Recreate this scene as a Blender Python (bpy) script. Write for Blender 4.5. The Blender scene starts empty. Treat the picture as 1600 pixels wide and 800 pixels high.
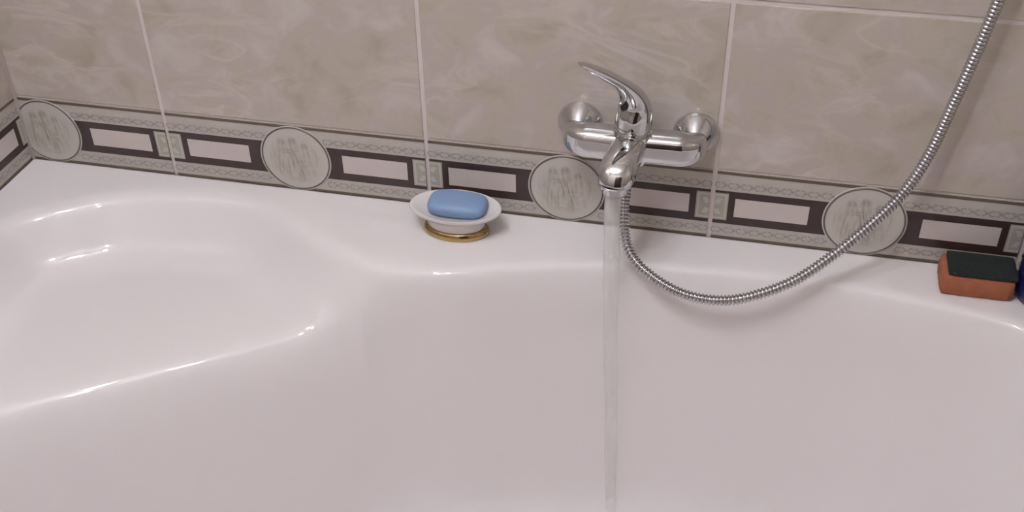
import bpy, bmesh, math, random
import numpy as np
from mathutils import Vector, Matrix

# ------------------------------------------------------------------ camera
SC = bpy.context.scene
COL = SC.collection
CAM = Vector((0.8311, -1.2936, 0.9164))
YAW, PITCH, ROLL, FPX = -0.2358, 0.6407, -0.0198, 1764.2
_f = Vector((math.sin(YAW) * math.cos(PITCH), math.cos(YAW) * math.cos(PITCH), -math.sin(PITCH)))
_r0 = Vector((math.cos(YAW), -math.sin(YAW), 0))
_u0 = _r0.cross(_f)
_r = _r0 * math.cos(ROLL) + _u0 * math.sin(ROLL)
_u = -_r0 * math.sin(ROLL) + _u0 * math.cos(ROLL)
cd = bpy.data.cameras.new('camera')
cd.sensor_fit = 'HORIZONTAL'
cd.sensor_width = 36.0
cd.lens = FPX / 1600.0 * 36.0
cd.clip_start = 0.01
cam = bpy.data.objects.new('camera', cd)
COL.objects.link(cam)
M = Matrix((_r, _u, -_f)).transposed().to_4x4()
M.translation = CAM
cam.matrix_world = M
SC.camera = cam

# ------------------------------------------------------------------ world, exposure
SC.view_settings.view_transform = 'Standard'
SC.view_settings.look = 'None'
SC.view_settings.gamma = 1.0
SC.view_settings.use_curve_mapping = False
SC.view_settings.exposure = 0.0
SC.cycles.diffuse_bounces = 8
wd = bpy.data.worlds.new('world')
SC.world = wd
wd.use_nodes = True
wd.node_tree.nodes['Background'].inputs[0].default_value = (0.5, 0.47, 0.48, 1)
wd.node_tree.nodes['Background'].inputs[1].default_value = 0.02

LAMP_POS = (0.37, -1.02, 1.90)      # ceiling rose of the three-arm lamp
BULB_STRENGTH = 193.0
LAMP_COLOR = (0.912, 0.930, 1.0, 1)

# ------------------------------------------------------------------ room sizes (metres, z=0 is the tub rim)
TW, TH, FH = 0.4, 0.238, 0.11       # wall tile width / height, frieze height
XL, XR, YF, ZC, ZF = -0.2418, 1.95, -1.95, 1.95, -0.60
GAP = 0.006

# ------------------------------------------------------------------ helpers
def link(o, parent=None):
    COL.objects.link(o)
    if parent is not None:
        o.parent = parent
    return o

def mesh_obj(name, verts, faces, mat, parent=None, smooth=True, sharp=None):
    me = bpy.data.meshes.new(name)
    me.from_pydata([tuple(v) for v in verts], [], faces)
    return finish(name, me, mat, parent, smooth, sharp)

def finish(name, me, mat, parent=None, smooth=True, sharp=None):
    bm = bmesh.new(); bm.from_mesh(me)
    bmesh.ops.recalc_face_normals(bm, faces=bm.faces)
    bm.to_mesh(me); bm.free()
    if smooth:
        me.polygons.foreach_set('use_smooth', [True] * len(me.polygons))
        if sharp:
            me.set_sharp_from_angle(angle=math.radians(sharp))
    else:
        me.polygons.foreach_set('use_smooth', [False] * len(me.polygons))
    me.materials.append(mat)
    return link(bpy.data.objects.new(name, me), parent)

def thing(name, label, cat, loc=(0, 0, 0), group=None):
    o = bpy.data.objects.new(name, None)
    o.empty_display_size = 0.02
    o.location = loc
    COL.objects.link(o)
    return tag(o, label, cat, group)

def tag(o, label, cat, group=None):
    o['label'] = label
    o['category'] = cat
    if group:
        o['group'] = group
    return o

def put(o, parent):
    """parent o, whose mesh is in world coordinates, under an empty that stands elsewhere"""
    o.parent = parent
    o.matrix_parent_inverse = Matrix.Translation(-Vector(parent.location))
    return o

def ring_loft(rings, cap0=True, cap1=True, closed=False):
    """rings: list of lists of points with equal length -> verts, faces"""
    n = len(rings[0]); V = [p for r in rings for p in r]; F = []
    m = len(rings)
    for i in range(m - 1 if not closed else m):
        a, b = i * n, ((i + 1) % m) * n
        for k in range(n):
            F.append((a + k, a + (k + 1) % n, b + (k + 1) % n, b + k))
    if cap0: F.append(tuple(range(n - 1, -1, -1)))
    if cap1: F.append(tuple(range((m - 1) * n, m * n)))
    return V, F

def lathe(profile, origin, axis='z', n=40, sx=1.0, sy=1.0, cap0=True, cap1=True):
    """profile: list of (radius, height) along the axis"""
    O = Vector(origin); R = []
    for r, h in profile:
        ring = []
        for k in range(n):
            a = 2 * math.pi * k / n
            c, s = r * math.cos(a) * sx, r * math.sin(a) * sy
            if axis == 'z': ring.append(O + Vector((c, s, h)))
            else: ring.append(O + Vector((c, -h, s)))       # axis 'y': height points into the room
        R.append(ring)
    return ring_loft(R, cap0, cap1)

def catmull(P, per=8, closed=False):
    P = [Vector(p) for p in P]; n = len(P); out = []
    segs = n if closed else n - 1
    for i in range(segs):
        if closed: a, b, c, d = P[(i - 1) % n], P[i], P[(i + 1) % n], P[(i + 2) % n]
        else: a, b, c, d = P[max(i - 1, 0)], P[i], P[i + 1], P[min(i + 2, n - 1)]
        for k in range(per):
            t = k / per
            out.append(0.5 * ((2 * b) + (c - a) * t + (2 * a - 5 * b + 4 * c - d) * t * t + (3 * b - a - 3 * c + d) * t ** 3))
    if not closed: out.append(P[-1])
    return out

def resample(P, step):
    L = [0.0]
    for a, b in zip(P, P[1:]): L.append(L[-1] + (b - a).length)
    n = max(2, int(L[-1] / step)); out = []; j = 0
    for i in range(n + 1):
        s = L[-1] * i / n
        while j < len(L) - 2 and L[j + 1] < s: j += 1
        t = (s - L[j]) / max(L[j + 1] - L[j], 1e-9)
        out.append(P[j].lerp(P[j + 1], min(max(t, 0), 1)))
    return out

def sweep(path, radius, n=14, cap=True):
    """tube along path with parallel transported frames; radius is f(i) or a number"""
    rings = []
    t0 = (path[1] - path[0]).normalized()
    nrm = t0.orthogonal().normalized()
    for i, p in enumerate(path):
        t = (path[min(i + 1, len(path) - 1)] - path[max(i - 1, 0)]).normalized()
        nrm = (nrm - t * nrm.dot(t)).normalized()
        b = t.cross(nrm)
        r = radius(i) if callable(radius) else radius
        rings.append([p + (nrm * math.cos(2 * math.pi * k / n) + b * math.sin(2 * math.pi * k / n)) * r for k in range(n)])
    return ring_loft(rings, cap, cap)

def join(*VF):
    V, F = [], []
    for v, f in VF:
        o = len(V); V += list(v); F += [tuple(i + o for i in q) for q in f]
    return V, F

def box(x0, x1, y0, y1, z0, z1):
    V = [Vector((x, y, z)) for x in (x0, x1) for y in (y0, y1) for z in (z0, z1)]
    F = [(0, 1, 3, 2), (4, 6, 7, 5), (0, 4, 5, 1), (2, 3, 7, 6), (0, 2, 6, 4), (1, 5, 7, 3)]
    return V, F

def bevel_obj(o, width, segs=3):
    m = o.modifiers.new('bevel', 'BEVEL'); m.width = width; m.segments = segs; m.limit_method = 'ANGLE'
    return o

# ------------------------------------------------------------------ materials
def new_mat(name):
    m = bpy.data.materials.new(name); m.use_nodes = True
    nt = m.node_tree
    return m, nt, nt.nodes['Principled BSDF']

def simple(name, color, rough=0.4, metal=0.0, ior=1.5, noise=0.0, nscale=40.0, bump=0.0, coat=0.0):
    m, nt, b = new_mat(name)
    b.inputs['Roughness'].default_value = rough
    b.inputs['Metallic'].default_value = metal
    b.inputs['IOR'].default_value = ior
    b.inputs['Coat Weight'].default_value = coat
    tc = nt.nodes.new('ShaderNodeTexCoord')
    nz = nt.nodes.new('ShaderNodeTexNoise'); nz.inputs['Scale'].default_value = nscale; nz.inputs['Detail'].default_value = 4
    nt.links.new(tc.outputs['Object'], nz.inputs['Vector'])
    mx = nt.nodes.new('ShaderNodeMix'); mx.data_type = 'RGBA'
    lo = tuple(max(0, c * (1 - noise)) for c in color); hi = tuple(min(1, c * (1 + noise)) for c in color)
    mx.inputs[6].default_value = (*lo, 1); mx.inputs[7].default_value = (*hi, 1)
    nt.links.new(nz.outputs['Fac'], mx.inputs[0]); nt.links.new(mx.outputs[2], b.inputs['Base Color'])
    if bump:
        bp = nt.nodes.new('ShaderNodeBump'); bp.inputs['Strength'].default_value = bump; bp.inputs['Distance'].default_value = 0.002
        nt.links.new(nz.outputs['Fac'], bp.inputs['Height']); nt.links.new(bp.outputs['Normal'], b.inputs['Normal'])
    return m

def marble():
    m, nt, b = new_mat('beige_marble_tile')
    L = nt.links.new; N = nt.nodes.new
    tc = N('ShaderNodeTexCoord'); oi = N('ShaderNodeObjectInfo')
    ad = N('ShaderNodeVectorMath'); ad.operation = 'MULTIPLY_ADD'
    cmb = N('ShaderNodeCombineXYZ')
    sc = N('ShaderNodeMath'); sc.operation = 'MULTIPLY'; sc.inputs[1].default_value = 37.0
    L(oi.outputs['Random'], sc.inputs[0])
    for k in range(3): L(sc.outputs[0], cmb.inputs[k])
    L(tc.outputs['Object'], ad.inputs[0]); ad.inputs[1].default_value = (1, 1, 1.1); L(cmb.outputs[0], ad.inputs[2])
    def noise(scale, detail, dist, rough=0.55):
        n = N('ShaderNodeTexNoise'); n.inputs['Scale'].default_value = scale; n.inputs['Detail'].default_value = detail
        n.inputs['Distortion'].default_value = dist; n.inputs['Roughness'].default_value = rough
        L(ad.outputs[0], n.inputs['Vector']); return n
    def ramp(src, stops):
        r = N('ShaderNodeValToRGB'); e = r.color_ramp.elements
        e[0].position, e[0].color = stops[0][0], (*stops[0][1], 1); e[1].position, e[1].color = stops[-1][0], (*stops[-1][1], 1)
        for p, c in stops[1:-1]:
            q = e.new(p); q.color = (*c, 1)
        L(src, r.inputs[0]); return r
    cloud = noise(17, 5, 0.5, 0.5)
    base = ramp(cloud.outputs['Fac'], [(0.30, (0.425, 0.375, 0.308)), (0.46, (0.487, 0.440, 0.368)), (0.54, (0.478, 0.422, 0.385)), (0.64, (0.525, 0.470, 0.435)), (0.75, (0.565, 0.515, 0.462))])
    # pale diagonal veins: ridge of a stretched, distorted noise
    mp = N('ShaderNodeMapping'); mp.inputs['Rotation'].default_value = (0, math.radians(-28), 0); mp.inputs['Scale'].default_value = (4.0, 3, 9.0)
    L(ad.outputs[0], mp.inputs['Vector'])
    vn = N('ShaderNodeTexNoise'); vn.inputs['Scale'].default_value = 1.5; vn.inputs['Detail'].default_value = 5; vn.inputs['Distortion'].default_value = 1.6
    L(mp.outputs[0], vn.inputs['Vector'])
    vr = ramp(vn.outputs['Fac'], [(0.44, (0, 0, 0)), (0.50, (0.55, 0.55, 0.55)), (0.58, (0, 0, 0))])
    msk = ramp(noise(5, 2, 0).outputs['Fac'], [(0.45, (0, 0, 0)), (0.62, (0.75, 0.75, 0.75))])
    mu = N('ShaderNodeMath'); mu.operation = 'MULTIPLY'; L(vr.outputs[0], mu.inputs[0]); L(msk.outputs[0], mu.inputs[1])
    mx = N('ShaderNodeMix'); mx.data_type = 'RGBA'
    L(mu.outputs[0], mx.inputs[0]); L(base.outputs[0], mx.inputs[6]); mx.inputs[7].default_value = (0.66, 0.61, 0.58, 1)
    L(mx.outputs[2], b.inputs['Base Color'])
    b.inputs['Roughness'].default_value = 0.22; b.inputs['IOR'].default_value = 1.5
    bp = N('ShaderNodeBump'); bp.inputs['Strength'].default_value = 0.06; bp.inputs['Distance'].default_value = 0.004
    L(noise(14, 2, 0).outputs['Fac'], bp.inputs['Height']); L(bp.outputs['Normal'], b.inputs['Normal'])
    return m

def attr_mat(name, lo, hi, rough):
    m, nt, b = new_mat(name)
    at = nt.nodes.new('ShaderNodeAttribute'); at.attribute_name = 'glaze'
    mx = nt.nodes.new('ShaderNodeMix'); mx.data_type = 'RGBA'
    mx.inputs[6].default_value = (*lo, 1); mx.inputs[7].default_value = (*hi, 1)
    nt.links.new(at.outputs['Fac'], mx.inputs[0]); nt.links.new(mx.outputs[2], b.inputs['Base Color'])
    b.inputs['Roughness'].default_value = rough
    return m

def water_mat():
    m, nt, b = new_mat('running_water')
    nt.nodes.remove(b)
    out = nt.nodes['Material Output']
    tr = nt.nodes.new('ShaderNodeBsdfTransparent'); tr.inputs[0].default_value = (0.97, 0.975, 0.97, 1)
    df = nt.nodes.new('ShaderNodeBsdfDiffuse'); df.inputs[0].default_value = (0.85, 0.85, 0.85, 1)
    gl = nt.nodes.new('ShaderNodeBsdfGlossy'); gl.inputs['Roughness'].default_value = 0.15
    tc = nt.nodes.new('ShaderNodeTexCoord'); mp = nt.nodes.new('ShaderNodeMapping'); mp.inputs['Scale'].default_value = (160, 160, 12)
    nz = nt.nodes.new('ShaderNodeTexNoise'); nz.inputs['Scale'].default_value = 1.0
    nt.links.new(tc.outputs['Object'], mp.inputs[0]); nt.links.new(mp.outputs[0], nz.inputs['Vector'])
    mr = nt.nodes.new('ShaderNodeMapRange'); mr.inputs[1].default_value = 0.3; mr.inputs[2].default_value = 0.7
    mr.inputs[3].default_value = 0.015; mr.inputs[4].default_value = 0.09
    nt.links.new(nz.outputs['Fac'], mr.inputs[0])
    # full of air where it leaves the spout, clear further down
    sx = nt.nodes.new('ShaderNodeSeparateXYZ'); nt.links.new(tc.outputs['Object'], sx.inputs[0])
    air = nt.nodes.new('ShaderNodeMapRange'); air.inputs[1].default_value = -0.02; air.inputs[2].default_value = 0.13
    air.inputs[3].default_value = 0.0; air.inputs[4].default_value = 0.50
    nt.links.new(sx.outputs['Z'], air.inputs[0])
    ad = nt.nodes.new('ShaderNodeMath'); ad.operation = 'ADD'; nt.links.new(mr.outputs[0], ad.inputs[0]); nt.links.new(air.outputs[0], ad.inputs[1])
    a = nt.nodes.new('ShaderNodeMixShader'); nt.links.new(ad.outputs[0], a.inputs[0])
    nt.links.new(tr.outputs[0], a.inputs[1]); nt.links.new(df.outputs[0], a.inputs[2])
    fr = nt.nodes.new('ShaderNodeFresnel'); fr.inputs[0].default_value = 1.03
    c = nt.nodes.new('ShaderNodeMixShader'); sf = nt.nodes.new('ShaderNodeMath'); sf.operation = 'MULTIPLY'; sf.inputs[1].default_value = 0.3; nt.links.new(fr.outputs[0], sf.inputs[0]); nt.links.new(sf.outputs[0], c.inputs[0])
    nt.links.new(a.outputs[0], c.inputs[1]); nt.links.new(gl.outputs[0], c.inputs[2])
    nt.links.new(c.outputs[0], out.inputs[0])
    return m

MARBLE = marble()
GROUT = simple('pale_grout', (0.65, 0.58, 0.56), 0.7, noise=0.06, nscale=60)
ACRYLIC = simple('white_acrylic', (0.82, 0.79, 0.795), 0.04, ior=1.49, noise=0.01, nscale=5)
CREAM = simple('frieze_cream_glaze', (0.50, 0.465, 0.425), 0.25, noise=0.10, nscale=50)
PANEL = simple('frieze_panel_glaze', (0.60, 0.54, 0.51), 0.22, noise=0.07, nscale=25)
BAND = simple('frieze_dark_brown_glaze', (0.050, 0.030, 0.029), 0.25, noise=0.25, nscale=60)
LINE = simple('frieze_brown_line', (0.135, 0.098, 0.070), 0.3, noise=0.15, nscale=60)
ORN = simple('frieze_grey_ornament', (0.29, 0.255, 0.24), 0.3, noise=0.10, nscale=90)
SQUARE = simple('frieze_square_glaze', (0.38, 0.37, 0.31), 0.28, noise=0.10, nscale=90)
SQLIGHT = simple('frieze_square_pale', (0.52, 0.50, 0.45), 0.28, noise=0.05, nscale=90)
RINGC = simple('medallion_ring_glaze', (0.15, 0.115, 0.095), 0.3, noise=0.1, nscale=60)
MEDAL = attr_mat('medallion_relief_glaze', (0.27, 0.245, 0.19), (0.55, 0.52, 0.475), 0.28)
CHROME = simple('chrome', (0.64, 0.64, 0.65), 0.055, metal=1.0, noise=0.01, nscale=20)
STEEL = simple('hose_steel', (0.56, 0.55, 0.56), 0.20, metal=1.0, noise=0.03, nscale=80)
DARK = simple('dark_rubber', (0.02, 0.02, 0.02), 0.6, noise=0.1)
CERAMIC = simple('dish_ceramic', (0.72, 0.70, 0.69), 0.16, noise=0.015, nscale=30)
BRASS = simple('gold_brass', (0.50, 0.36, 0.17), 0.14, metal=1.0, noise=0.06, nscale=60)
SOAP = simple('blue_soap', (0.22, 0.335, 0.53), 0.48, noise=0.05, nscale=40)
FOAM = simple('orange_foam', (0.34, 0.115, 0.058), 0.95, noise=0.30, nscale=70, bump=0.6)
SCOUR = simple('dark_green_scourer', (0.013, 0.018, 0.017), 0.95, noise=0.45, nscale=260, bump=0.9)
BLUEP = simple('dark_blue_plastic', (0.012, 0.012, 0.085), 0.22, noise=0.05)
PAINT = simple('white_ceiling_paint', (0.80, 0.77, 0.76), 0.8, noise=0.02)
WALLP = simple('beige_wall_paint', (0.56, 0.50, 0.46), 0.6, noise=0.04)
FLOORM = simple('beige_floor_ceramic', (0.42, 0.36, 0.31), 0.35, noise=0.12, nscale=8)
WOOD = simple('dark_wood_door', (0.05, 0.028, 0.018), 0.35, noise=0.3, nscale=12)
WATER = water_mat()

def emit_mat():
    m, nt, b = new_mat('lit_frosted_bulb')
    b.inputs['Base Color'].default_value = (0.9, 0.9, 0.9, 1)
    b.inputs['Emission Color'].default_value = LAMP_COLOR
    b.inputs['Emission Strength'].default_value = BULB_STRENGTH
    return m
BULB = emit_mat()

# ------------------------------------------------------------------ walls and their tiles
def structure(name, VF, mat):
    o = mesh_obj(name, VF[0], VF[1], mat, smooth=False)
    o['kind'] = 'structure'
    return o

D = 0.0015                      # joints lie this far behind the tile faces
wall_back = structure('wall_back', box(XL - 0.12, XR + 0.12, D, 0.10, ZF, ZC), GROUT)
wall_left = structure('wall_left', box(XL - 0.12, XL - D, YF - 0.1, D, ZF, ZC), GROUT)
wall_right = structure('wall_right', box(XR + D, XR + 0.12, YF - 0.1, D, ZF, ZC), GROUT)
wall_front = structure('wall_front', box(XL - 0.12, XR + 0.12, YF - 0.1, YF, ZF, ZC), WALLP)
floor = structure('floor', box(XL - 0.12, XR + 0.12, YF - 0.1, 0.1, ZF - 0.1, ZF), FLOORM)
ceiling = structure('ceiling', box(XL - 0.12, XR + 0.12, YF - 0.1, 0.1, ZC, ZC + 0.1), PAINT)

_tile_cache = {}
def tile_mesh(w, h):
    key = (round(w, 4), round(h, 4))
    if key in _tile_cache: return _tile_cache[key]
    e = 0.0012
    def rect(i, y): return [(i, y, i), (w - i, y, i), (w - i, y, h - i), (i, y, h - i)]
    V = rect(0, 0.005) + rect(0, 0.0010) + rect(e * 0.35, 0.0003) + rect(e, 0.0)
    F = [(0, 1, 2, 3)]
    for r in range(3):
        for k in range(4): F.append((r * 4 + k, r * 4 + (k + 1) % 4, r * 4 + 4 + (k + 1) % 4, r * 4 + 4 + k))
    F.append((12, 15, 14, 13))
    me = bpy.data.meshes.new('wall_tile'); me.from_pydata(V, [], F)
    bm = bmesh.new(); bm.from_mesh(me); bmesh.ops.recalc_face_normals(bm, faces=bm.faces); bm.to_mesh(me); bm.free()
    me.materials.append(MARBLE)
    _tile_cache[key] = me
    return me

def wall_frame(side):
    """matrix of the wall's own frame: x runs to the right as seen from the room, -y looks into the room"""
    if side == 'back': return Matrix.Identity(4)
    if side == 'left': return Matrix.Translation((XL, 0, 0)) @ Matrix.Rotation(math.pi / 2, 4, 'Z')
    return Matrix.Translation((XR, 0, 0)) @ Matrix.Rotation(-math.pi / 2, 4, 'Z')

def tile(parent, frame, x0, x1, z0, z1, gz0=0.0025, gz1=0.0025, gx=GAP / 2):
    o = bpy.data.objects.new('wall_tile', tile_mesh(x1 - x0 - 2 * gx, z1 - z0 - gz0 - gz1))
    link(o, parent)
    o.matrix_local = frame @ Matrix.Translation((x0 + gx, 0, z0 + gz0))
    return o

# -------- the frieze tile: prototype pieces in the tile's own frame, 0..TW by 0..FH, front face y=0
MC, MR = TW / 2, 0.0525         # medallion centre and radius
ZM = 0.0535

def plate(pts2, y0, y1):
    n = len(pts2)
    V = [(x, y1, z) for x, z in pts2] + [(x, y0, z) for x, z in pts2]
    F = [tuple(range(n)), tuple(range(2 * n - 1, n - 1, -1))] + [(k, (k + 1) % n, n + (k + 1) % n, n + k) for k in range(n)]
    return V, F

def rectp(x0, x1, z0, z1): return [(x0, z0), (x1, z0), (x1, z1), (x0, z1)]

def medallion_mesh():
    NR, NS = 30, 72
    V, F, G = [], [], []
    rng = random.Random(4)
    def relief(u, v):
        h = 0.0
        for (cx, cy, sx, sy, a) in (
            (-0.36, 0.50, .075, .085, 1.0), (-0.37, 0.18, .10, .22, .9), (-0.45, -0.28, .075, .33, .8), (-0.27, -0.32, .06, .30, .7),
            (-0.20, 0.22, .16, .035, .8), (-0.04, 0.56, .075, .09, 1.0), (0.0, 0.20, .10, .26, 1.0), (0.02, -0.22, .13, .22, .8),
            (0.30, 0.42, .075, .08, .9), (0.34, 0.10, .12, .20, .9), (0.20, -0.15, .20, .08, .9), (0.12, -0.48, .06, .20, .8),
            (0.42, -0.38, .10, .22, .7), (0.58, 0.10, .05, .30, .5), (-0.62, -0.05, .035, .42, .45), (-0.70, -0.05, .02, .36, .4), (0.0, -0.66, .45, .035, .5)):
            h += a * math.exp(-((u - cx) / sx) ** 2 - ((v - cy) / sy) ** 2)
        h += 0.22 * math.sin(34 * u + 4 * math.sin(5 * v + 9 * u)) * math.exp(-(u / .6) ** 2 - (v / .6) ** 2)
        return h
    V.append((MC, -0.0012, ZM)); G.append(0.5)
    for i in range(1, NR + 1):
        for k in range(NS):
            a = 2 * math.pi * k / NS; rr = i / NR * 0.955
            u, v = rr * math.cos(a), rr * math.sin(a)
            h = relief(u, v) * max(0.0, min(1.0, (0.93 - rr) / 0.10))
            V.append((MC + u * MR, -0.0010 - 0.0010 * h, ZM + v * MR))
            e = 0.03
            gx = relief(u + e, v) - relief(u - e, v); gy = relief(u, v + e) - relief(u, v - e)
            G.append(max(0.0, min(1.0, 0.95 - 1.0 * (abs(gx) + 0.5 * abs(gy)) * max(0.0, min(1.0, (0.9 - rr) / 0.15)))))
    for k in range(NS):
        F.append((0, 1 + k, 1 + (k + 1) % NS))
    for i in range(NR - 1):
        for k in range(NS):
            a, b = 1 + i * NS, 1 + (i + 1) * NS
            F.append((a + k, b + k, b + (k + 1) % NS, a + (k + 1) % NS))
    me = bpy.data.meshes.new('medallion'); me.from_pydata(V, [], F)
    at = me.attributes.new('glaze', 'FLOAT', 'POINT'); at.data.foreach_set('value', G)
    return me

def circle_band(r0, r1, y, n=72):
    rings = []
    for r, yy in ((r1, 0.0), (r1, y + .0004), ((r0 + r1) / 2, y), (r0, y + .0004), (r0, 0.0)):
        rings.append([(MC + r * math.cos(2 * math.pi * k / n), yy, ZM + r * math.sin(2 * math.pi * k / n)) for k in range(n)])
    return ring_loft(rings, False, False)

def panel_pts(left):
    pts = []
    R = 0.0660
    z0, z1 = 0.0375, 0.0670
    if left:
        pts += [(0.0305, z0)]
        for k in range(7):
            z = z0 + (z1 - z0) * k / 6
            pts.append((MC - math.sqrt(R * R - (z - ZM) ** 2), z))
        pts += [(0.0305, z1)]
    else:
        pts += [(TW - 0.0305, z0), (TW - 0.0305, z1)]
        for k in range(7):
            z = z1 + (z0 - z1) * k / 6
            pts.append((MC + math.sqrt(R * R - (z - ZM) ** 2), z))
    return pts

def ornament():
    parts = []
    period = TW / 23.0
    def arc(cx, cz, r, a0, a1, w, n=7):
        V, F = [], []
        for k in range(n + 1):
            a = a0 + (a1 - a0) * k / n
            for rr in (r - w / 2, r + w / 2):
                V.append((cx + rr * math.cos(a), -0.00035, cz + rr * math.sin(a) * 1.15))
        for k in range(n): F.append((2 * k, 2 * k + 1, 2 * k + 3, 2 * k + 2))
        return V, F
    for zc in (0.0865, 0.0145):
        for i in range(23):
            x = (i + 0.5) * period
            if abs(x - MC) < math.sqrt(max(0, (MR + 0.004) ** 2 - (zc - ZM) ** 2)) + 0.004: continue
            if x < 0.006 or x > TW - 0.006: continue
            parts.append(arc(x - 0.0030, zc, 0.0036, math.radians(50), math.radians(310), 0.0014))
            parts.append(arc(x + 0.0024, zc, 0.0036, math.radians(-110), math.radians(110), 0.0013))
            q = [(x + 0.0080, zc - .0024), (x + 0.0098, zc), (x + 0.0080, zc + .0024), (x + 0.0062, zc)]
            if x + 0.011 < TW - 0.004:
                parts.append(([(a, -0.00035, b) for a, b in q], [(0, 1, 2, 3)]))
    return join(*parts)

def mesh_of(name, VF, mat, smooth=False):
    me = bpy.data.meshes.new(name); me.from_pydata([tuple(v) for v in VF[0]], [], VF[1])
    bm = bmesh.new(); bm.from_mesh(me)
    bmesh.ops.recalc_face_normals(bm, faces=bm.faces)
    bm.to_mesh(me); bm.free()
    me.materials.append(mat)
    if smooth: me.polygons.foreach_set('use_smooth', [True] * len(me.polygons))
    return me

g = GAP / 2
def band_plates():
    """dark band with openings for the panels, made of bars"""
    y = -0.0005
    b = [plate(rectp(g, TW - g, 0.0670, 0.0775), 0.001, y), plate(rectp(g, TW - g, 0.0250, 0.0375), 0.001, y)]
    for x0, x1 in ((0.0215, 0.0305), (TW - 0.0305, TW - 0.0215), (0.128, MC), (MC, 0.272)):
        b.append(plate(rectp(x0, x1, 0.0375, 0.0670), 0.001, y))
    return join(*b)

def square_half(left):
    x0, x1 = (g, 0.0215) if left else (TW - 0.0215, TW - g)
    return plate(rectp(x0, x1, 0.0310, 0.0740), 0.001, -0.0009)

def square_mark(left):
    """pale frame and half a four-petalled rosette"""
    P = []; y = -0.0011
    xs = (lambda d: d) if left else (lambda d: TW - d)
    def r(d0, d1, z0, z1): 
        a, b = sorted((xs(d0), xs(d1))); return plate(rectp(a, b, z0, z1), -0.0008, y)
    P += [r(g, 0.0195, 0.0330, 0.0352), r(g, 0.0195, 0.0698, 0.0720), r(0.0172, 0.0195, 0.0352, 0.0698)]
    for s in (-1, 1):
        cz = 0.0525 + s * 0.0075
        pts = [(xs(0.0030), cz - 0.002 * s), (xs(0.0085), cz - 0.0045 * s), (xs(0.0135), cz + 0.005 * s), (xs(0.0060), cz + 0.005 * s)]
        P.append(plate(pts, -0.0008, y))
    return join(*P)

pieces = {
    'border_line': [mesh_of('border_line', plate(rectp(g, TW - g, 0.1035, 0.1078), 0.001, -0.0006), LINE),
                    mesh_of('border_line', plate(rectp(g, TW - g, 0.0002, 0.0042), 0.001, -0.0006), LINE)],
    'dark_band': [mesh_of('dark_band', band_plates(), BAND)],
    'cream_panel': [mesh_of('cream_panel', plate(panel_pts(True), 0.001, -0.0003), PANEL), mesh_of('cream_panel', plate(panel_pts(False), 0.001, -0.0003), PANEL)],
    'square_half': [mesh_of('square_half', square_half(True), SQUARE), mesh_of('square_half', square_half(False), SQUARE)],
    'square_ornament': [mesh_of('square_ornament', square_mark(True), SQLIGHT), mesh_of('square_ornament', square_mark(False), SQLIGHT)],
    'scroll_ornament': [mesh_of('scroll_ornament', ornament(), ORN)],
    'medallion_ring': [mesh_of('medallion_ring', join(circle_band(0.0503, MR - .0004, -0.0018)), RINGC, True)],
}
_mm = medallion_mesh()
_bm = bmesh.new(); _bm.from_mesh(_mm)
bmesh.ops.recalc_face_normals(_bm, faces=_bm.faces)
_bm.to_mesh(_mm); _bm.free()
if _mm.polygons[0].normal.y > 0: _mm.flip_normals()
_mm.materials.append(MEDAL); _mm.polygons.foreach_set('use_smooth', [True] * len(_mm.polygons))
pieces['medallion'] = [_mm]
pieces['medallion_border'] = [mesh_of('medallion_border', circle_band(MR - 0.0004, MR + .0018, -0.0012), SQLIGHT, True)]
frieze_base = mesh_of('frieze_tile', plate(rectp(g, TW - g, 0.0, FH - 0.0008), 0.005, 0.0), CREAM)

def clipped(me, x0, x1):
    m2 = me.copy()
    bm = bmesh.new(); bm.from_mesh(m2)
    for x, s in ((x0, -1), (x1, 1)):
        bmesh.ops.bisect_plane(bm, geom=bm.verts[:] + bm.edges[:] + bm.faces[:], plane_co=(x, 0, 0), plane_no=(s, 0, 0), clear_outer=True)
    n = len(bm.faces)
    bm.to_mesh(m2); bm.free()
    return m2 if n else None

def frieze_tile(parent, frame, x, clip=None):
    f = lambda me: clipped(me, clip[0] - x, clip[1] - x) if clip else me
    b = link(bpy.data.objects.new('frieze_tile', f(frieze_base)), parent)
    b.matrix_local = frame @ Matrix.Translation((x, 0, 0))
    for nm, ms in pieces.items():
        for me in ms:
            m2 = f(me)
            if m2 is None: continue
            o = link(bpy.data.objects.new(nm, m2), b)
            if nm == 'scroll_ornament': o['kind'] = 'stuff'

def cover(parent, side, x_lo, x_hi, start, low_from):
    """tile a wall from x_lo to x_hi (wall frame); joints at start + k*TW; rows under the frieze only where x >= / <= low_from"""
    fr = wall_frame(side)
    k0 = math.floor((x_lo - start) / TW + 1e-6); k1 = math.ceil((x_hi - start) / TW - 1e-6)
    for k in range(k0, k1):
        a, b = start + k * TW, start + (k + 1) * TW
        a2, b2 = max(a, x_lo), min(b, x_hi)
        if b2 - a2 < 0.012: continue
        cut = (a2 > a + 1e-6 or b2 < b - 1e-6)
        frieze_tile(parent, fr, a, (a2, b2) if cut else None)
        z = FH
        while z < ZC - 0.02:
            z1 = min(z + TH, ZC)
            tile(parent, fr, a2, b2, z, z1, 0.0012 if z == FH else 0.0028, 0.0028)
            z = z1
        if low_from(a2, b2):
            z = 0.0
            while z > ZF + 0.02:
                z0 = max(z - TH, ZF)
                tile(parent, fr, a2, b2, z0, z, 0.0025, 0.0025)
                z = z0

cover(wall_back, 'back', XL, XR, 0.0, lambda a, b: b > 1.25)
cover(wall_left, 'left', YF, 0.007, 0.007, lambda a, b: a < -0.85)
cover(wall_right, 'right', 0.0, -YF, 0.0, lambda a, b: True)
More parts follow.
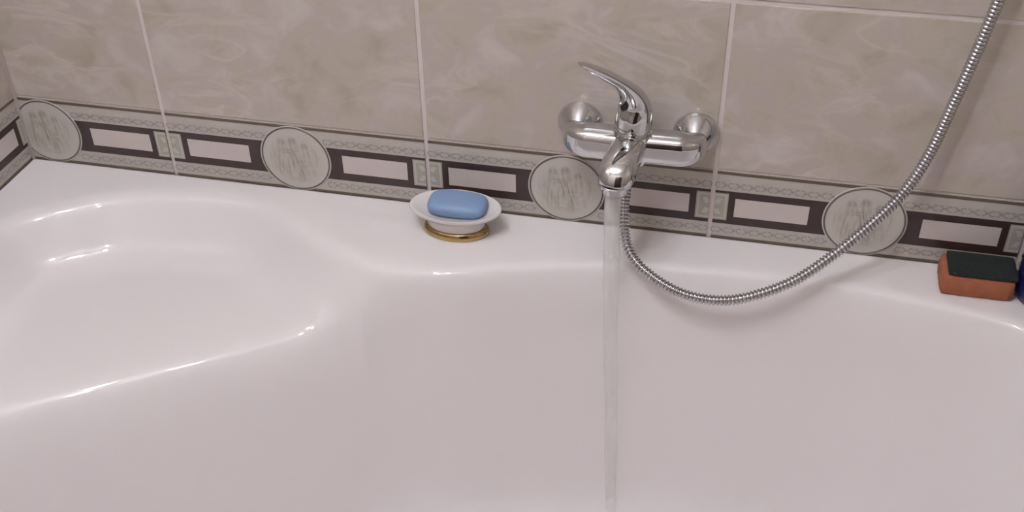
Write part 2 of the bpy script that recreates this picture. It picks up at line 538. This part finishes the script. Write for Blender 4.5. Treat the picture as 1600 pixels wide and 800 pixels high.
# silicone bead in the corner of the two walls
V, F = lathe([(0.0042, 0.0), (0.0042, ZC)], (XL, 0.0, 0.0), n=12)
mesh_obj('corner_grout', V, F, GROUT, wall_back)

# unseen door added behind the viewer to give the chrome a dark reflection
door = structure('added_door_1', box(0.55, 1.35, YF, YF + 0.04, ZF, ZF + 2.0), WOOD)
for z0, z1 in ((ZF + 0.2, ZF + 0.85), (ZF + 1.05, ZF + 1.85)):
    for x0, x1 in ((0.65, 0.92), (0.98, 1.25)):
        bevel_obj(mesh_obj('door_panel', *box(x0, x1, YF + 0.036, YF + 0.052, z0, z1), WOOD, door, smooth=False), 0.012, 2)
P = [Vector((1.29, YF + 0.04, ZF + 1.0)), Vector((1.29, YF + 0.085, ZF + 1.0)), Vector((1.28, YF + 0.095, ZF + 1.0)), Vector((1.17, YF + 0.095, ZF + 1.0))]
mesh_obj('door_handle', *sweep(P, 0.009), CHROME, door)

# ------------------------------------------------------------------ bathtub
TX0, TX1 = XL + 0.0018, 1.40

def front_y(x):
    """front edge of the tub: deep at the seat end, narrower and rounded at the other end"""
    t = (x - TX0) / (TX1 - TX0)
    y = -1.04 + 0.24 * (t * t * (3 - 2 * t))
    k = max(0.0, (x - (TX1 - 0.22)) / 0.22)
    return y + 0.22 * (1 - math.sqrt(max(0.0, 1 - min(k, 1) ** 2)))

basin_ctrl = [(.415, -.150), (.4662, -.1415), (.5475, -.1140), (.6307, -.0900), (.7154, -.0740), (.8006, -.0680), (.8847, -.0640), (.9673, -.0630),
              (1.048, -.0700), (1.149, -.0885), (1.205, -.108), (1.262, -.155), (1.292, -.235), (1.298, -.36), (1.270, -.50), (1.18, -.62), (1.02, -.70), (.80, -.765), (.50, -.845),
              (.20, -.90), (-.02, -.905), (-.13, -.855), (-.178, -.76), (-.182, -.63), (-.155, -.55), (-.07, -.468), (.05, -.386), (.18, -.297), (.295, -.218), (.365, -.165)]
seat_ctrl = [(-.2035, -.205), (-.196, -.158), (-.165, -.1225), (-.121, -.0905), (-.079, -.0640), (-.010, -.0385), (.066, -.028), (.130, -.0285),
             (.190, -.0475), (.250, -.085), (.308, -.119), (.372, -.146), (.428, -.195), (.42, -.29), (.28, -.42), (.08, -.52), (-.06, -.60), (-.165, -.56), (-.2015, -.40)]

def sdf(ctrl, X, Y):
    """inside-positive distance to the closed spline through ctrl"""
    P = np.array([[p.x, p.y] for p in catmull([(x, y, 0) for x, y in ctrl], 6, True)])
    Q = np.roll(P, -1, axis=0)
    best = np.full(X.shape, 9.0); inside = np.zeros(X.shape, bool)
    for (ax, ay), (bx, by) in zip(P, Q):
        dx, dy = bx - ax, by - ay
        t = np.clip(((X - ax) * dx + (Y - ay) * dy) / (dx * dx + dy * dy), 0, 1)
        best = np.minimum(best, np.hypot(X - ax - t * dx, Y - ay - t * dy))
        c = ((ay > Y) != (by > Y)) & (X < dx * (Y - ay) / (dy if abs(dy) > 1e-12 else 1e-12) + ax)
        inside ^= c
    return np.where(inside, best, -best)

def wall_profile(d, R, theta, depth, Rb):
    """height below the rim at inside distance d: lip arc of radius R, slope theta, floor fillet Rb"""
    th = math.radians(theta)
    x1, z1 = R * math.sin(th), -R * (1 - math.cos(th))
    xb, zb = Rb * math.sin(th), Rb * (1 - math.cos(th))
    run = (depth + z1 - zb) / math.tan(th)
    x2 = x1 + run; x3 = x2 + xb
    z = np.zeros_like(d)
    a = (d > 0) & (d <= x1); z[a] = -(R - np.sqrt(np.maximum(R * R - d[a] ** 2, 0)))
    b = (d > x1) & (d <= x2); z[b] = z1 - (d[b] - x1) * math.tan(th)
    c = (d > x2) & (d <= x3); z[c] = -depth + (Rb - np.sqrt(np.maximum(Rb * Rb - (x3 - d[c]) ** 2, 0)))
    z[d > x3] = -depth
    return z

def blur(Z, n):
    for _ in range(n):
        Z[1:-1] = (Z[:-2] + 2 * Z[1:-1] + Z[2:]) / 4
        Z[:, 1:-1] = (Z[:, :-2] + 2 * Z[:, 1:-1] + Z[:, 2:]) / 4
    return Z

def make_tub():
    NX, NY = 540, 330
    xs = np.linspace(TX0, TX1 - 0.0005, NX); yb = -0.0018
    yf = np.array([front_y(x) for x in xs])
    T = np.linspace(0, 1, NY)
    X = np.repeat(xs[:, None], NY, 1)
    Y = yb + (yf[:, None] - yb) * T[None, :]
    db, ds = sdf(basin_ctrl, X, Y), sdf(seat_ctrl, X, Y)
    Zb = wall_profile(db, 0.020, 84, 0.43, 0.07)
    Zs = wall_profile(ds, 0.026, 54, 0.078, 0.075)
    k = 0.010 + 0.75 * np.clip(np.minimum(-Zs, -Zb), 0, 0.08)
    h = np.clip(0.5 + 0.5 * (Zs - Zb) / k, 0, 1)
    m = np.clip(np.maximum(db, ds) / 0.03, 0, 1)
    Z = Zs * (1 - h) + Zb * h - k * h * (1 - h) * m * m * (3 - 2 * m)
    Z = blur(Z, 9)
    # the lip between seat and basin is rounded more generously than the rim
    soft = blur(Z.copy(), 110)
    q = np.clip((ds - 0.015) / 0.06, 0, 1)
    wgt = np.exp(-(db / 0.06) ** 4) * q * q * (3 - 2 * q)
    wgt = np.maximum(wgt, 0.8 * np.exp(-((X - 0.375) ** 2 + (Y + 0.205) ** 2) / 0.045 ** 2))
    Z = Z * (1 - wgt) + soft * wgt
    # rolled outer edge in front
    e = np.minimum((yf[:, None] - Y) * -1, (TX1 - X) * 0 + 9)
    Z -= np.where(e < 0.012, 0.012 - np.sqrt(np.maximum(0.012 ** 2 - (0.012 - np.clip(e, 0, 0.012)) ** 2, 0)), 0)
    V = np.stack([X, Y, Z], -1).reshape(-1, 3)
    idx = np.arange(NX * NY).reshape(NX, NY)
    F = np.stack([idx[:-1, :-1], idx[:-1, 1:], idx[1:, 1:], idx[1:, :-1]], -1).reshape(-1, 4)
    # skirt down all round the edge
    edge = list(idx[:, -1]) + list(idx[-1, ::-1][1:]) + list(idx[::-1, 0][1:]) + list(idx[0, 1:-1])
    n0 = len(V)
    S = V[edge].copy(); S[:, 2] = -0.045
    V = np.vstack([V, S])
    m = len(edge)
    SF = [(int(edge[i]), int(edge[(i + 1) % m]), n0 + (i + 1) % m, n0 + i) for i in range(m)]
    me = bpy.data.meshes.new('tub_shell')
    allF = np.vstack([F, np.array(SF)])
    me.vertices.add(len(V)); me.vertices.foreach_set('co', V.ravel())
    me.loops.add(allF.size); me.loops.foreach_set('vertex_index', allF.ravel().astype(np.int32))
    me.polygons.add(len(allF)); me.polygons.foreach_set('loop_start', np.arange(0, allF.size, 4, dtype=np.int32))
    me.update(calc_edges=True); me.validate()
    me.polygons.foreach_set('use_smooth', [True] * len(me.polygons))
    me.set_sharp_from_angle(angle=math.radians(50))
    me.materials.append(ACRYLIC)
    if me.polygons[0].normal.z < 0: me.flip_normals()
    # apron from under the rim to the floor
    pts = [(TX0 + 0.004, -0.02)] + [(x, front_y(x) + 0.018) for x in np.linspace(TX0 + 0.004, TX1 - 0.02, 60)] + [(TX1 - 0.02, -0.02)]
    ring = lambda z: [Vector((x, y, z)) for x, y in pts]
    AV, AF = ring_loft([ring(ZF), ring(-0.03)], False, False)
    return me, (AV, AF)

tub = thing('bathtub', 'white acrylic corner bathtub with a moulded corner seat along the tiled walls', 'bathtub', (0.55, -0.5, ZF))
tub_me, apron = make_tub()
put(link(bpy.data.objects.new('tub_shell', tub_me)), tub)
put(mesh_obj('apron', apron[0], apron[1], ACRYLIC, sharp=40), tub)

# ------------------------------------------------------------------ mixer tap
TAPX, TAPY, TAPZ = 0.6935, -0.048, 0.164
tap = thing('mixer_tap', 'chrome single-lever bath mixer mounted on the tiled wall above the frieze', 'tap', (TAPX, 0, TAPZ))
XA, XB = 0.6175, 0.7705
for x in (XA, XB):
    prof = [(0.0302, 0.0), (0.0306, 0.0020), (0.0302, 0.0042), (0.0285, 0.0072), (0.0248, 0.0125), (0.0205, 0.0182), (0.0170, 0.0225), (0.0150, 0.0250), (0.0140, 0.0262), (0.0130, 0.0268)]
    put(mesh_obj('escutcheon', *lathe(prof, (x, 0, 0.162), 'y', 48), CHROME, sharp=50), tap)
    put(mesh_obj('union_pipe', *lathe([(0.0125, 0.020), (0.0125, 0.036)], (x, 0, 0.162), 'y', 32), CHROME, sharp=50), tap)

def bar_rings():
    """horizontal body, its two ends bending back to the wall, in an egg-shaped section"""
    path = [(XA, -0.029, .163), (XA - 0.0005, -0.036, .1635), (XA + 0.004, -0.0435, TAPZ), (XA + 0.013, -0.0475, TAPZ), (XA + 0.03, TAPY, TAPZ),
            (TAPX, TAPY - 0.001, TAPZ), (XB - 0.03, TAPY, TAPZ), (XB - 0.013, -0.0475, TAPZ), (XB - 0.004, -0.0435, TAPZ), (XB + 0.0005, -0.036, .1635), (XB, -0.029, .163)]
    pts = resample(catmull(path, 10), 0.0025)
    n = len(pts); R = []
    for i, p in enumerate(pts):
        t = (pts[min(i + 1, n - 1)] - pts[max(i - 1, 0)]).normalized()
        s = Vector((0, 0, 1)).cross(t).normalized()
        f = i / (n - 1); e = min(f, 1 - f)
        rz = 0.0165 + 0.0050 * min(1.0, e / 0.16)
        rh = 0.0150 + 0.0050 * min(1.0, e / 0.16)
        ring = []
        for k in range(36):
            a = 2 * math.pi * k / 36
            c, q = math.cos(a), math.sin(a)
            c2 = math.copysign(abs(c) ** 0.70, c); q2 = math.copysign(abs(q) ** 0.66, q)
            ring.append(p + s * (c2 * rh) + Vector((0, 0, q2 * rz)))
        R.append(ring)
    return ring_loft(R)
put(mesh_obj('tap_body', *bar_rings(), CHROME, sharp=60), tap)
prof = [(0.012, 0.139), (0.019, 0.1405), (0.0235, 0.145), (0.0252, 0.153), (0.0255, 0.170), (0.0252, 0.182), (0.0245, 0.188), (0.0232, 0.1905), (0.0225, 0.1905), (0.0225, 0.1925), (0.0238, 0.1932), (0.0238, 0.1955), (0.020, 0.197)]
put(mesh_obj('cartridge_housing', *lathe([(r, h) for r, h in prof], (TAPX, TAPY - 0.002, 0), n=48), CHROME, sharp=45), tap)

def section_loft(stations, side, n=32, per=6, ex=1.0):
    """stations: (centre, half width along side, half thickness) ; sections stand across the path"""
    C = catmull([s[0] for s in stations], per)
    W = catmull([(s[1], s[2], 0) for s in stations], per)
    R = []
    for i, p in enumerate(C):
        t = (C[min(i + 1, len(C) - 1)] - C[max(i - 1, 0)]).normalized()
        s = (Vector(side) - t * Vector(side).dot(t)).normalized()
        nn = t.cross(s)
        ring = []
        for k in range(n):
            a = 2 * math.pi * k / n
            ca, sa = math.cos(a), math.sin(a)
            ring.append(p + s * math.copysign(abs(ca) ** ex, ca) * W[i].x + nn * math.copysign(abs(sa) ** ex, sa) * W[i].y)
        R.append(ring)
    return ring_loft(R)

AZ = Vector((-0.60, -0.80, 0))            # where the lever points, seen from above
SIDE = Vector((0.80, -0.60, 0))
B = Vector((TAPX, TAPY - 0.002, 0))
def lv(f, z): return B + AZ * f + Vector((0, 0, z))
lever = [(lv(0.000, .1945), .0235, .0235), (lv(-0.001, .206), .0234, .0230), (lv(-0.001, .219), .0222, .0205), (lv(0.003, .2325), .0200, .0160),
         (lv(0.013, .2475), .0180, .0115), (lv(0.029, .2635), .0160, .0085), (lv(0.048, .2790), .0142, .0076), (lv(0.068, .2935), .0120, .0060), (lv(0.086, .3060), .0094, .0042), (lv(0.094, .3110), .0050, .0022)]
lever_o = put(mesh_obj('lever_handle', *section_loft(lever, SIDE), CHROME, sharp=60), tap)
pc = lv(0.0200, 0.2255)
plug = mesh_obj('index_plug', *lathe([(0.0042, -0.003), (0.0042, 0.0012), (0.0036, 0.0018), (0.0030, 0.0010)], (0, 0, 0), 'z', 20), DARK, sharp=40)
plug.matrix_world = Matrix.Translation(pc) @ Vector((0, 0, 1)).rotation_difference((AZ + Vector((0, 0, -0.15))).normalized()).to_matrix().to_4x4()
bpy.context.view_layer.update()
mw = plug.matrix_world.copy(); plug.parent = lever_o; plug.matrix_basis = mw

spout = [((.6935, -.045, .1700), .0195, .0160), ((.6928, -.060, .1705), .0205, .0170), ((.6900, -.083, .1710), .0218, .0180), ((.6868, -.106, .1685), .0230, .0188),
         ((.6846, -.1195, .1625), .0230, .0194), ((.6836, -.1240, .1570), .0220, .0194), ((.6832, -.1250, .1535), .0209, .0194)]
spout_o = put(mesh_obj('spout', *section_loft(spout, (1, 0, 0), 40, 6, 0.78), CHROME, sharp=50), tap)
OX, OY = .6830, -.1255
mesh_obj('aerator', *lathe([(0.0195, 0.1555), (0.0208, 0.1540), (0.0208, 0.1518), (0.0172, 0.1510), (0.0167, 0.1505), (0.0167, 0.1425), (0.0157, 0.1415), (0.0122, 0.1415), (0.0118, 0.144)], (OX, OY, 0), n=40), CHROME, sharp=35, parent=spout_o)
put(mesh_obj('shower_outlet', *lathe([(0.0115, 0.146), (0.0115, 0.132), (0.0105, 0.131)], (0.6895, -0.050, 0), n=32), CHROME, sharp=40), tap)

# ------------------------------------------------------------------ running water
WP = [Vector(p) for p in ((OX - .0015, OY, 0.1435), (.6812, -.1275, .0925), (.6850, -.1315, -.007), (.6920, -.1405, -.169), (.6970, -.1475, -.2885), (.7040, -.154, -.4195))]
wpath = resample(catmull(WP, 10), 0.006)
nw = len(wpath)
def water_rings():
    R = []
    for i, p in enumerate(wpath):
        t = i / (nw - 1)
        r0 = 0.0108 - 0.0030 * t
        R.append([p + Vector((math.cos(a), math.sin(a), 0)) * (r0 * (1 + 0.07 * math.sin(3 * a + 11 * t) + 0.05 * math.sin(2 * a - 23 * t) + 0.03 * math.sin(5 * a + 60 * t)))
                  for a in [2 * math.pi * k / 28 for k in range(28)]])
    return ring_loft(R)
w = mesh_obj('water_stream', *water_rings(), WATER)
tag(w, 'clear stream of water running from the mixer spout into the bathtub', 'water')

# ------------------------------------------------------------------ shower hose
hp = [(0.6895, -0.050, 0.133), (0.6890, -0.052, 0.110), (0.6888, -0.060, 0.080), (0.6920, -0.076, 0.052), (0.7010, -0.094, 0.030), (0.7205, -0.104, 0.011), (0.7535, -0.112, -0.0065), (0.7885, -0.116, -0.0165),
      (0.8305, -0.117, -0.016), (0.8700, -0.114, -0.0035), (0.9165, -0.105, 0.021), (0.9590, -0.089, 0.056), (0.9995, -0.067, 0.094), (1.0320, -0.046, 0.1310),
      (1.0545, -0.034, 0.184), (1.0690, -0.030, 0.256), (1.0800, -0.029, 0.321), (1.0890, -0.030, 0.386), (1.103, -0.036, 0.50), (1.113, -0.048, 0.66), (1.118, -0.062, 0.80), (1.120, -0.075, 0.905)]
hose = thing('shower_hose', 'ribbed chrome shower hose hanging from the mixer in a low loop', 'hose', hp[0])
hpath = resample(catmull(hp, 12), 0.0010)
put(mesh_obj('ribbed_tube', *sweep(hpath, lambda i: (0.0070, 0.0073, 0.0070, 0.0058, 0.0049)[i % 5], 14), STEEL, sharp=80), hose)
put(mesh_obj('hose_nut', *lathe([(0.0095, 0.117), (0.0098, 0.119), (0.0098, 0.130), (0.0090, 0.1315)], (0.6895, -0.0505, 0), n=24), CHROME, sharp=40), hose)
e0 = Vector(hp[-1])
put(mesh_obj('hose_cone', *sweep([e0 + Vector((0, 0.008, -0.04)), e0 + Vector((0.0005, -0.001, 0.004))], lambda i: (0.0085, 0.0120)[i], 20), CHROME, sharp=40), hose)

# handset in its wall bracket, above the picture
hs = thing('hand_shower', 'chrome hand shower resting in the wall bracket above the hose', 'hand shower', e0)
ax = Vector((0.0, -0.25, 1)).normalized()
hpz = [e0 + ax * s for s in (0.004, 0.03, 0.08, 0.14, 0.185, 0.205)]
put(mesh_obj('handle', *sweep(hpz, lambda i: (0.0105, 0.012, 0.0125, 0.0115, 0.013, 0.010)[i], 24), CHROME, sharp=50), hs)
hd = mesh_obj('shower_head', *lathe([(0.012, 0.024), (0.030, 0.018), (0.042, 0.008), (0.043, 0.0), (0.040, -0.004)], (0, 0, 0), 'z', 40), CHROME, sharp=45)
hd.matrix_world = Matrix.Translation(hpz[-1] + Vector((0, -0.028, 0.012))) @ Matrix.Rotation(math.radians(-62), 4, 'X')
mw = hd.matrix_world.copy(); hd.parent = hs; hd.matrix_parent_inverse = Matrix.Translation(-hs.location); hd.matrix_basis = mw
br = thing('shower_bracket', 'chrome wall bracket holding the hand shower', 'bracket', (1.12, 0, 0.985))
put(mesh_obj('wall_plate', *lathe([(0.022, 0), (0.022, 0.006), (0.016, 0.010), (0.009, 0.012), (0.009, 0.071)], (1.12, 0, 0.985), 'y', 32), CHROME, sharp=45), br)
hold = [Vector(e0) + ax * 0.058, Vector(e0) + ax * 0.100]
rr = []
for p_, (ri, ro) in ((hold[0], (0.0135, 0.018)), (hold[1], (0.0140, 0.019))):
    s_ = Vector((1, 0, 0)); b_ = ax.cross(s_)
    for r_ in (ro, ri):
        rr.append([p_ + (s_ * math.cos(2 * math.pi * k / 28) + b_ * math.sin(2 * math.pi * k / 28)) * r_ for k in range(28)])
put(mesh_obj('holder_cup', *ring_loft([rr[0], rr[2], rr[3], rr[1]], False, False, True), CHROME, sharp=40), br)

# ------------------------------------------------------------------ soap dish and soap
DX, DY = 0.4545, -0.0555
DZ = 1.12
dish = thing('soap_dish', 'oval white ceramic soap dish on a gold ring base on the tub rim', 'soap dish', (DX, DY, 0))
RX, RY = 1.0, 0.625
def oval(profile, n=64): return lathe([(a_, b_ * DZ) for a_, b_ in profile], (DX, DY, 0), 'z', n, RX, RY)
put(mesh_obj('gold_base', *oval([(0.041, 0.0004), (0.0458, 0.0006), (0.0472, 0.0028), (0.0466, 0.0062), (0.0445, 0.0085), (0.0430, 0.0098), (0.0400, 0.0100)]), BRASS, sharp=60), dish)
saucer = [(0.036, 0.0090), (0.0400, 0.0098), (0.0415, 0.0130), (0.0425, 0.0180), (0.0455, 0.0230), (0.0525, 0.0275), (0.0600, 0.0312), (0.0640, 0.0336), (0.0652, 0.0355), (0.0642, 0.0374),
          (0.0605, 0.0372), (0.0540, 0.0345), (0.0440, 0.0312), (0.0320, 0.0294), (0.0180, 0.0288), (0.004, 0.0286)]
put(mesh_obj('saucer', *oval(saucer), CERAMIC, sharp=70), dish)

def soap_mesh():
    """pillow-shaped bar: superellipsoid with a soft belly"""
    a, b, c = 0.0412, 0.0248, 0.0114
    NU, NV = 48, 24; R = []
    for j in range(1, NV):
        v = -math.pi / 2 + math.pi * j / NV
        ring = []
        for k in range(NU):
            u = 2 * math.pi * k / NU
            sp = lambda t, e: math.copysign(abs(t) ** e, t)
            cv, sv = sp(math.cos(v), 0.62), sp(math.sin(v), 0.75)
            x, y = sp(math.cos(u), 0.52), sp(math.sin(u), 0.58)
            ring.append(Vector((a * cv * x, b * cv * y, c * sv)))
        R.append(ring)
    return ring_loft(R)
soap = mesh_obj('soap_bar', *soap_mesh(), SOAP)
soap.location = (DX + 0.0030, DY + 0.0015, 0.0438)
soap.rotation_euler = (math.radians(2), math.radians(1.5), math.radians(2))
tag(soap, 'light blue rounded bar of soap lying in the oval soap dish', 'soap')

# ------------------------------------------------------------------ sponge
sponge = thing('kitchen_sponge', 'orange foam sponge with a dark green scouring pad on the tub rim', 'sponge', (1.142, -0.045, 0))
def soft_box(x0, x1, y0, y1, z0, z1, n=10, bulge=0.002, rnd=0.003, seed=1):
    rng = random.Random(seed)
    bm = bmesh.new()
    bmesh.ops.create_cube(bm, size=2)
    bmesh.ops.subdivide_edges(bm, edges=bm.edges[:], cuts=n, use_grid_fill=True)
    cx, cy, cz = (x0 + x1) / 2, (y0 + y1) / 2, (z0 + z1) / 2
    hx, hy, hz = (x1 - x0) / 2, (y1 - y0) / 2, (z1 - z0) / 2
    for v in bm.verts:
        p = v.co.copy()
        q = Vector((p.x * hx, p.y * hy, p.z * hz))
        inner = Vector((max(-hx + rnd, min(hx - rnd, q.x)), max(-hy + rnd, min(hy - rnd, q.y)), max(-hz + rnd, min(hz - rnd, q.z))))
        d = q - inner
        if d.length > rnd: q = inner + d * (rnd / d.length)
        if abs(p.x) > 0.99: q.x += math.copysign(bulge, p.x) * (1 - p.z * p.z) * (1 - 0.4 * p.y * p.y)
        if abs(p.y) > 0.99: q.y += math.copysign(bulge, p.y) * (1 - p.z * p.z) * (1 - 0.4 * p.x * p.x)
        j = 0.00025
        q += Vector((rng.uniform(-j, j), rng.uniform(-j, j), rng.uniform(-j, j)))
        v.co = q + Vector((cx, cy, cz))
    me = bpy.data.meshes.new('m'); bm.to_mesh(me); bm.free()
    return me
fo = finish('foam_block', soft_box(1.1015, 1.1865, -0.0675, -0.0190, 0.0004, 0.0310, bulge=0.0028, seed=3), FOAM)
pa = finish('scouring_pad', soft_box(1.1065, 1.1890, -0.0675, -0.0200, 0.0305, 0.0375, bulge=0.0006, rnd=0.0018, seed=5), SCOUR)
for o in (fo, pa): put(o, sponge)

# ------------------------------------------------------------------ bottle
bot = thing('plastic_bottle', 'dark blue plastic bottle standing on the rim beside the sponge', 'bottle', (1.229, -0.050, 0))
put(mesh_obj('bottle_body', *lathe([(0.024, 0.0004), (0.031, 0.0012), (0.0352, 0.005), (0.0372, 0.012), (0.0378, 0.025), (0.0378, 0.120), (0.0365, 0.140), (0.0315, 0.156), (0.0215, 0.168), (0.0145, 0.172), (0.0145, 0.180)], (1.229, -0.050, 0), n=48), BLUEP, sharp=60), bot)
put(mesh_obj('bottle_cap', *lathe([(0.0165, 0.176), (0.0168, 0.178), (0.0162, 0.200), (0.0145, 0.2025)], (1.229, -0.050, 0), n=36), BLUEP, sharp=40), bot)

# ------------------------------------------------------------------ ceiling lamp with three bulbs
lx, ly, lz = LAMP_POS
lamp = thing('ceiling_lamp', 'ceiling lamp with three glowing round bulbs on chrome arms', 'lamp', (lx, ly, ZC))
put(mesh_obj('ceiling_rose', *lathe([(0.060, 0.0), (0.060, -0.012), (0.045, -0.022), (0.012, -0.028)], (lx, ly, ZC), n=40), CHROME, sharp=45), lamp)
for k in range(3):
    a = math.radians(20 + 120 * k)
    d = Vector((math.cos(a), math.sin(a), 0))
    c0 = Vector((lx, ly, ZC - 0.02))
    P = catmull([c0 + d * 0.02, c0 + d * 0.09 + Vector((0, 0, -0.018)), c0 + d * 0.17 + Vector((0, 0, -0.02)), c0 + d * 0.205 + Vector((0, 0, -0.035)), c0 + d * 0.21 + Vector((0, 0, -0.055))], 5)
    arm = put(mesh_obj('arm', *sweep(P, 0.006, 12), CHROME), lamp)
    c = c0 + d * 0.21
    mesh_obj('socket', *lathe([(0.014, -0.045), (0.018, -0.050), (0.018, -0.082), (0.015, -0.085)], c, n=24), CHROME, arm, sharp=40)
    prof = [(0.015, -0.078), (0.020, -0.083)] + [(0.045 * math.cos(t), -0.122 - 0.045 * math.sin(t)) for t in [math.radians(x) for x in (-62, -45, -30, -15, 0, 15, 30, 45, 60, 75, 86)]]
    mesh_obj('bulb', *lathe(prof, c, n=20), BULB, arm)
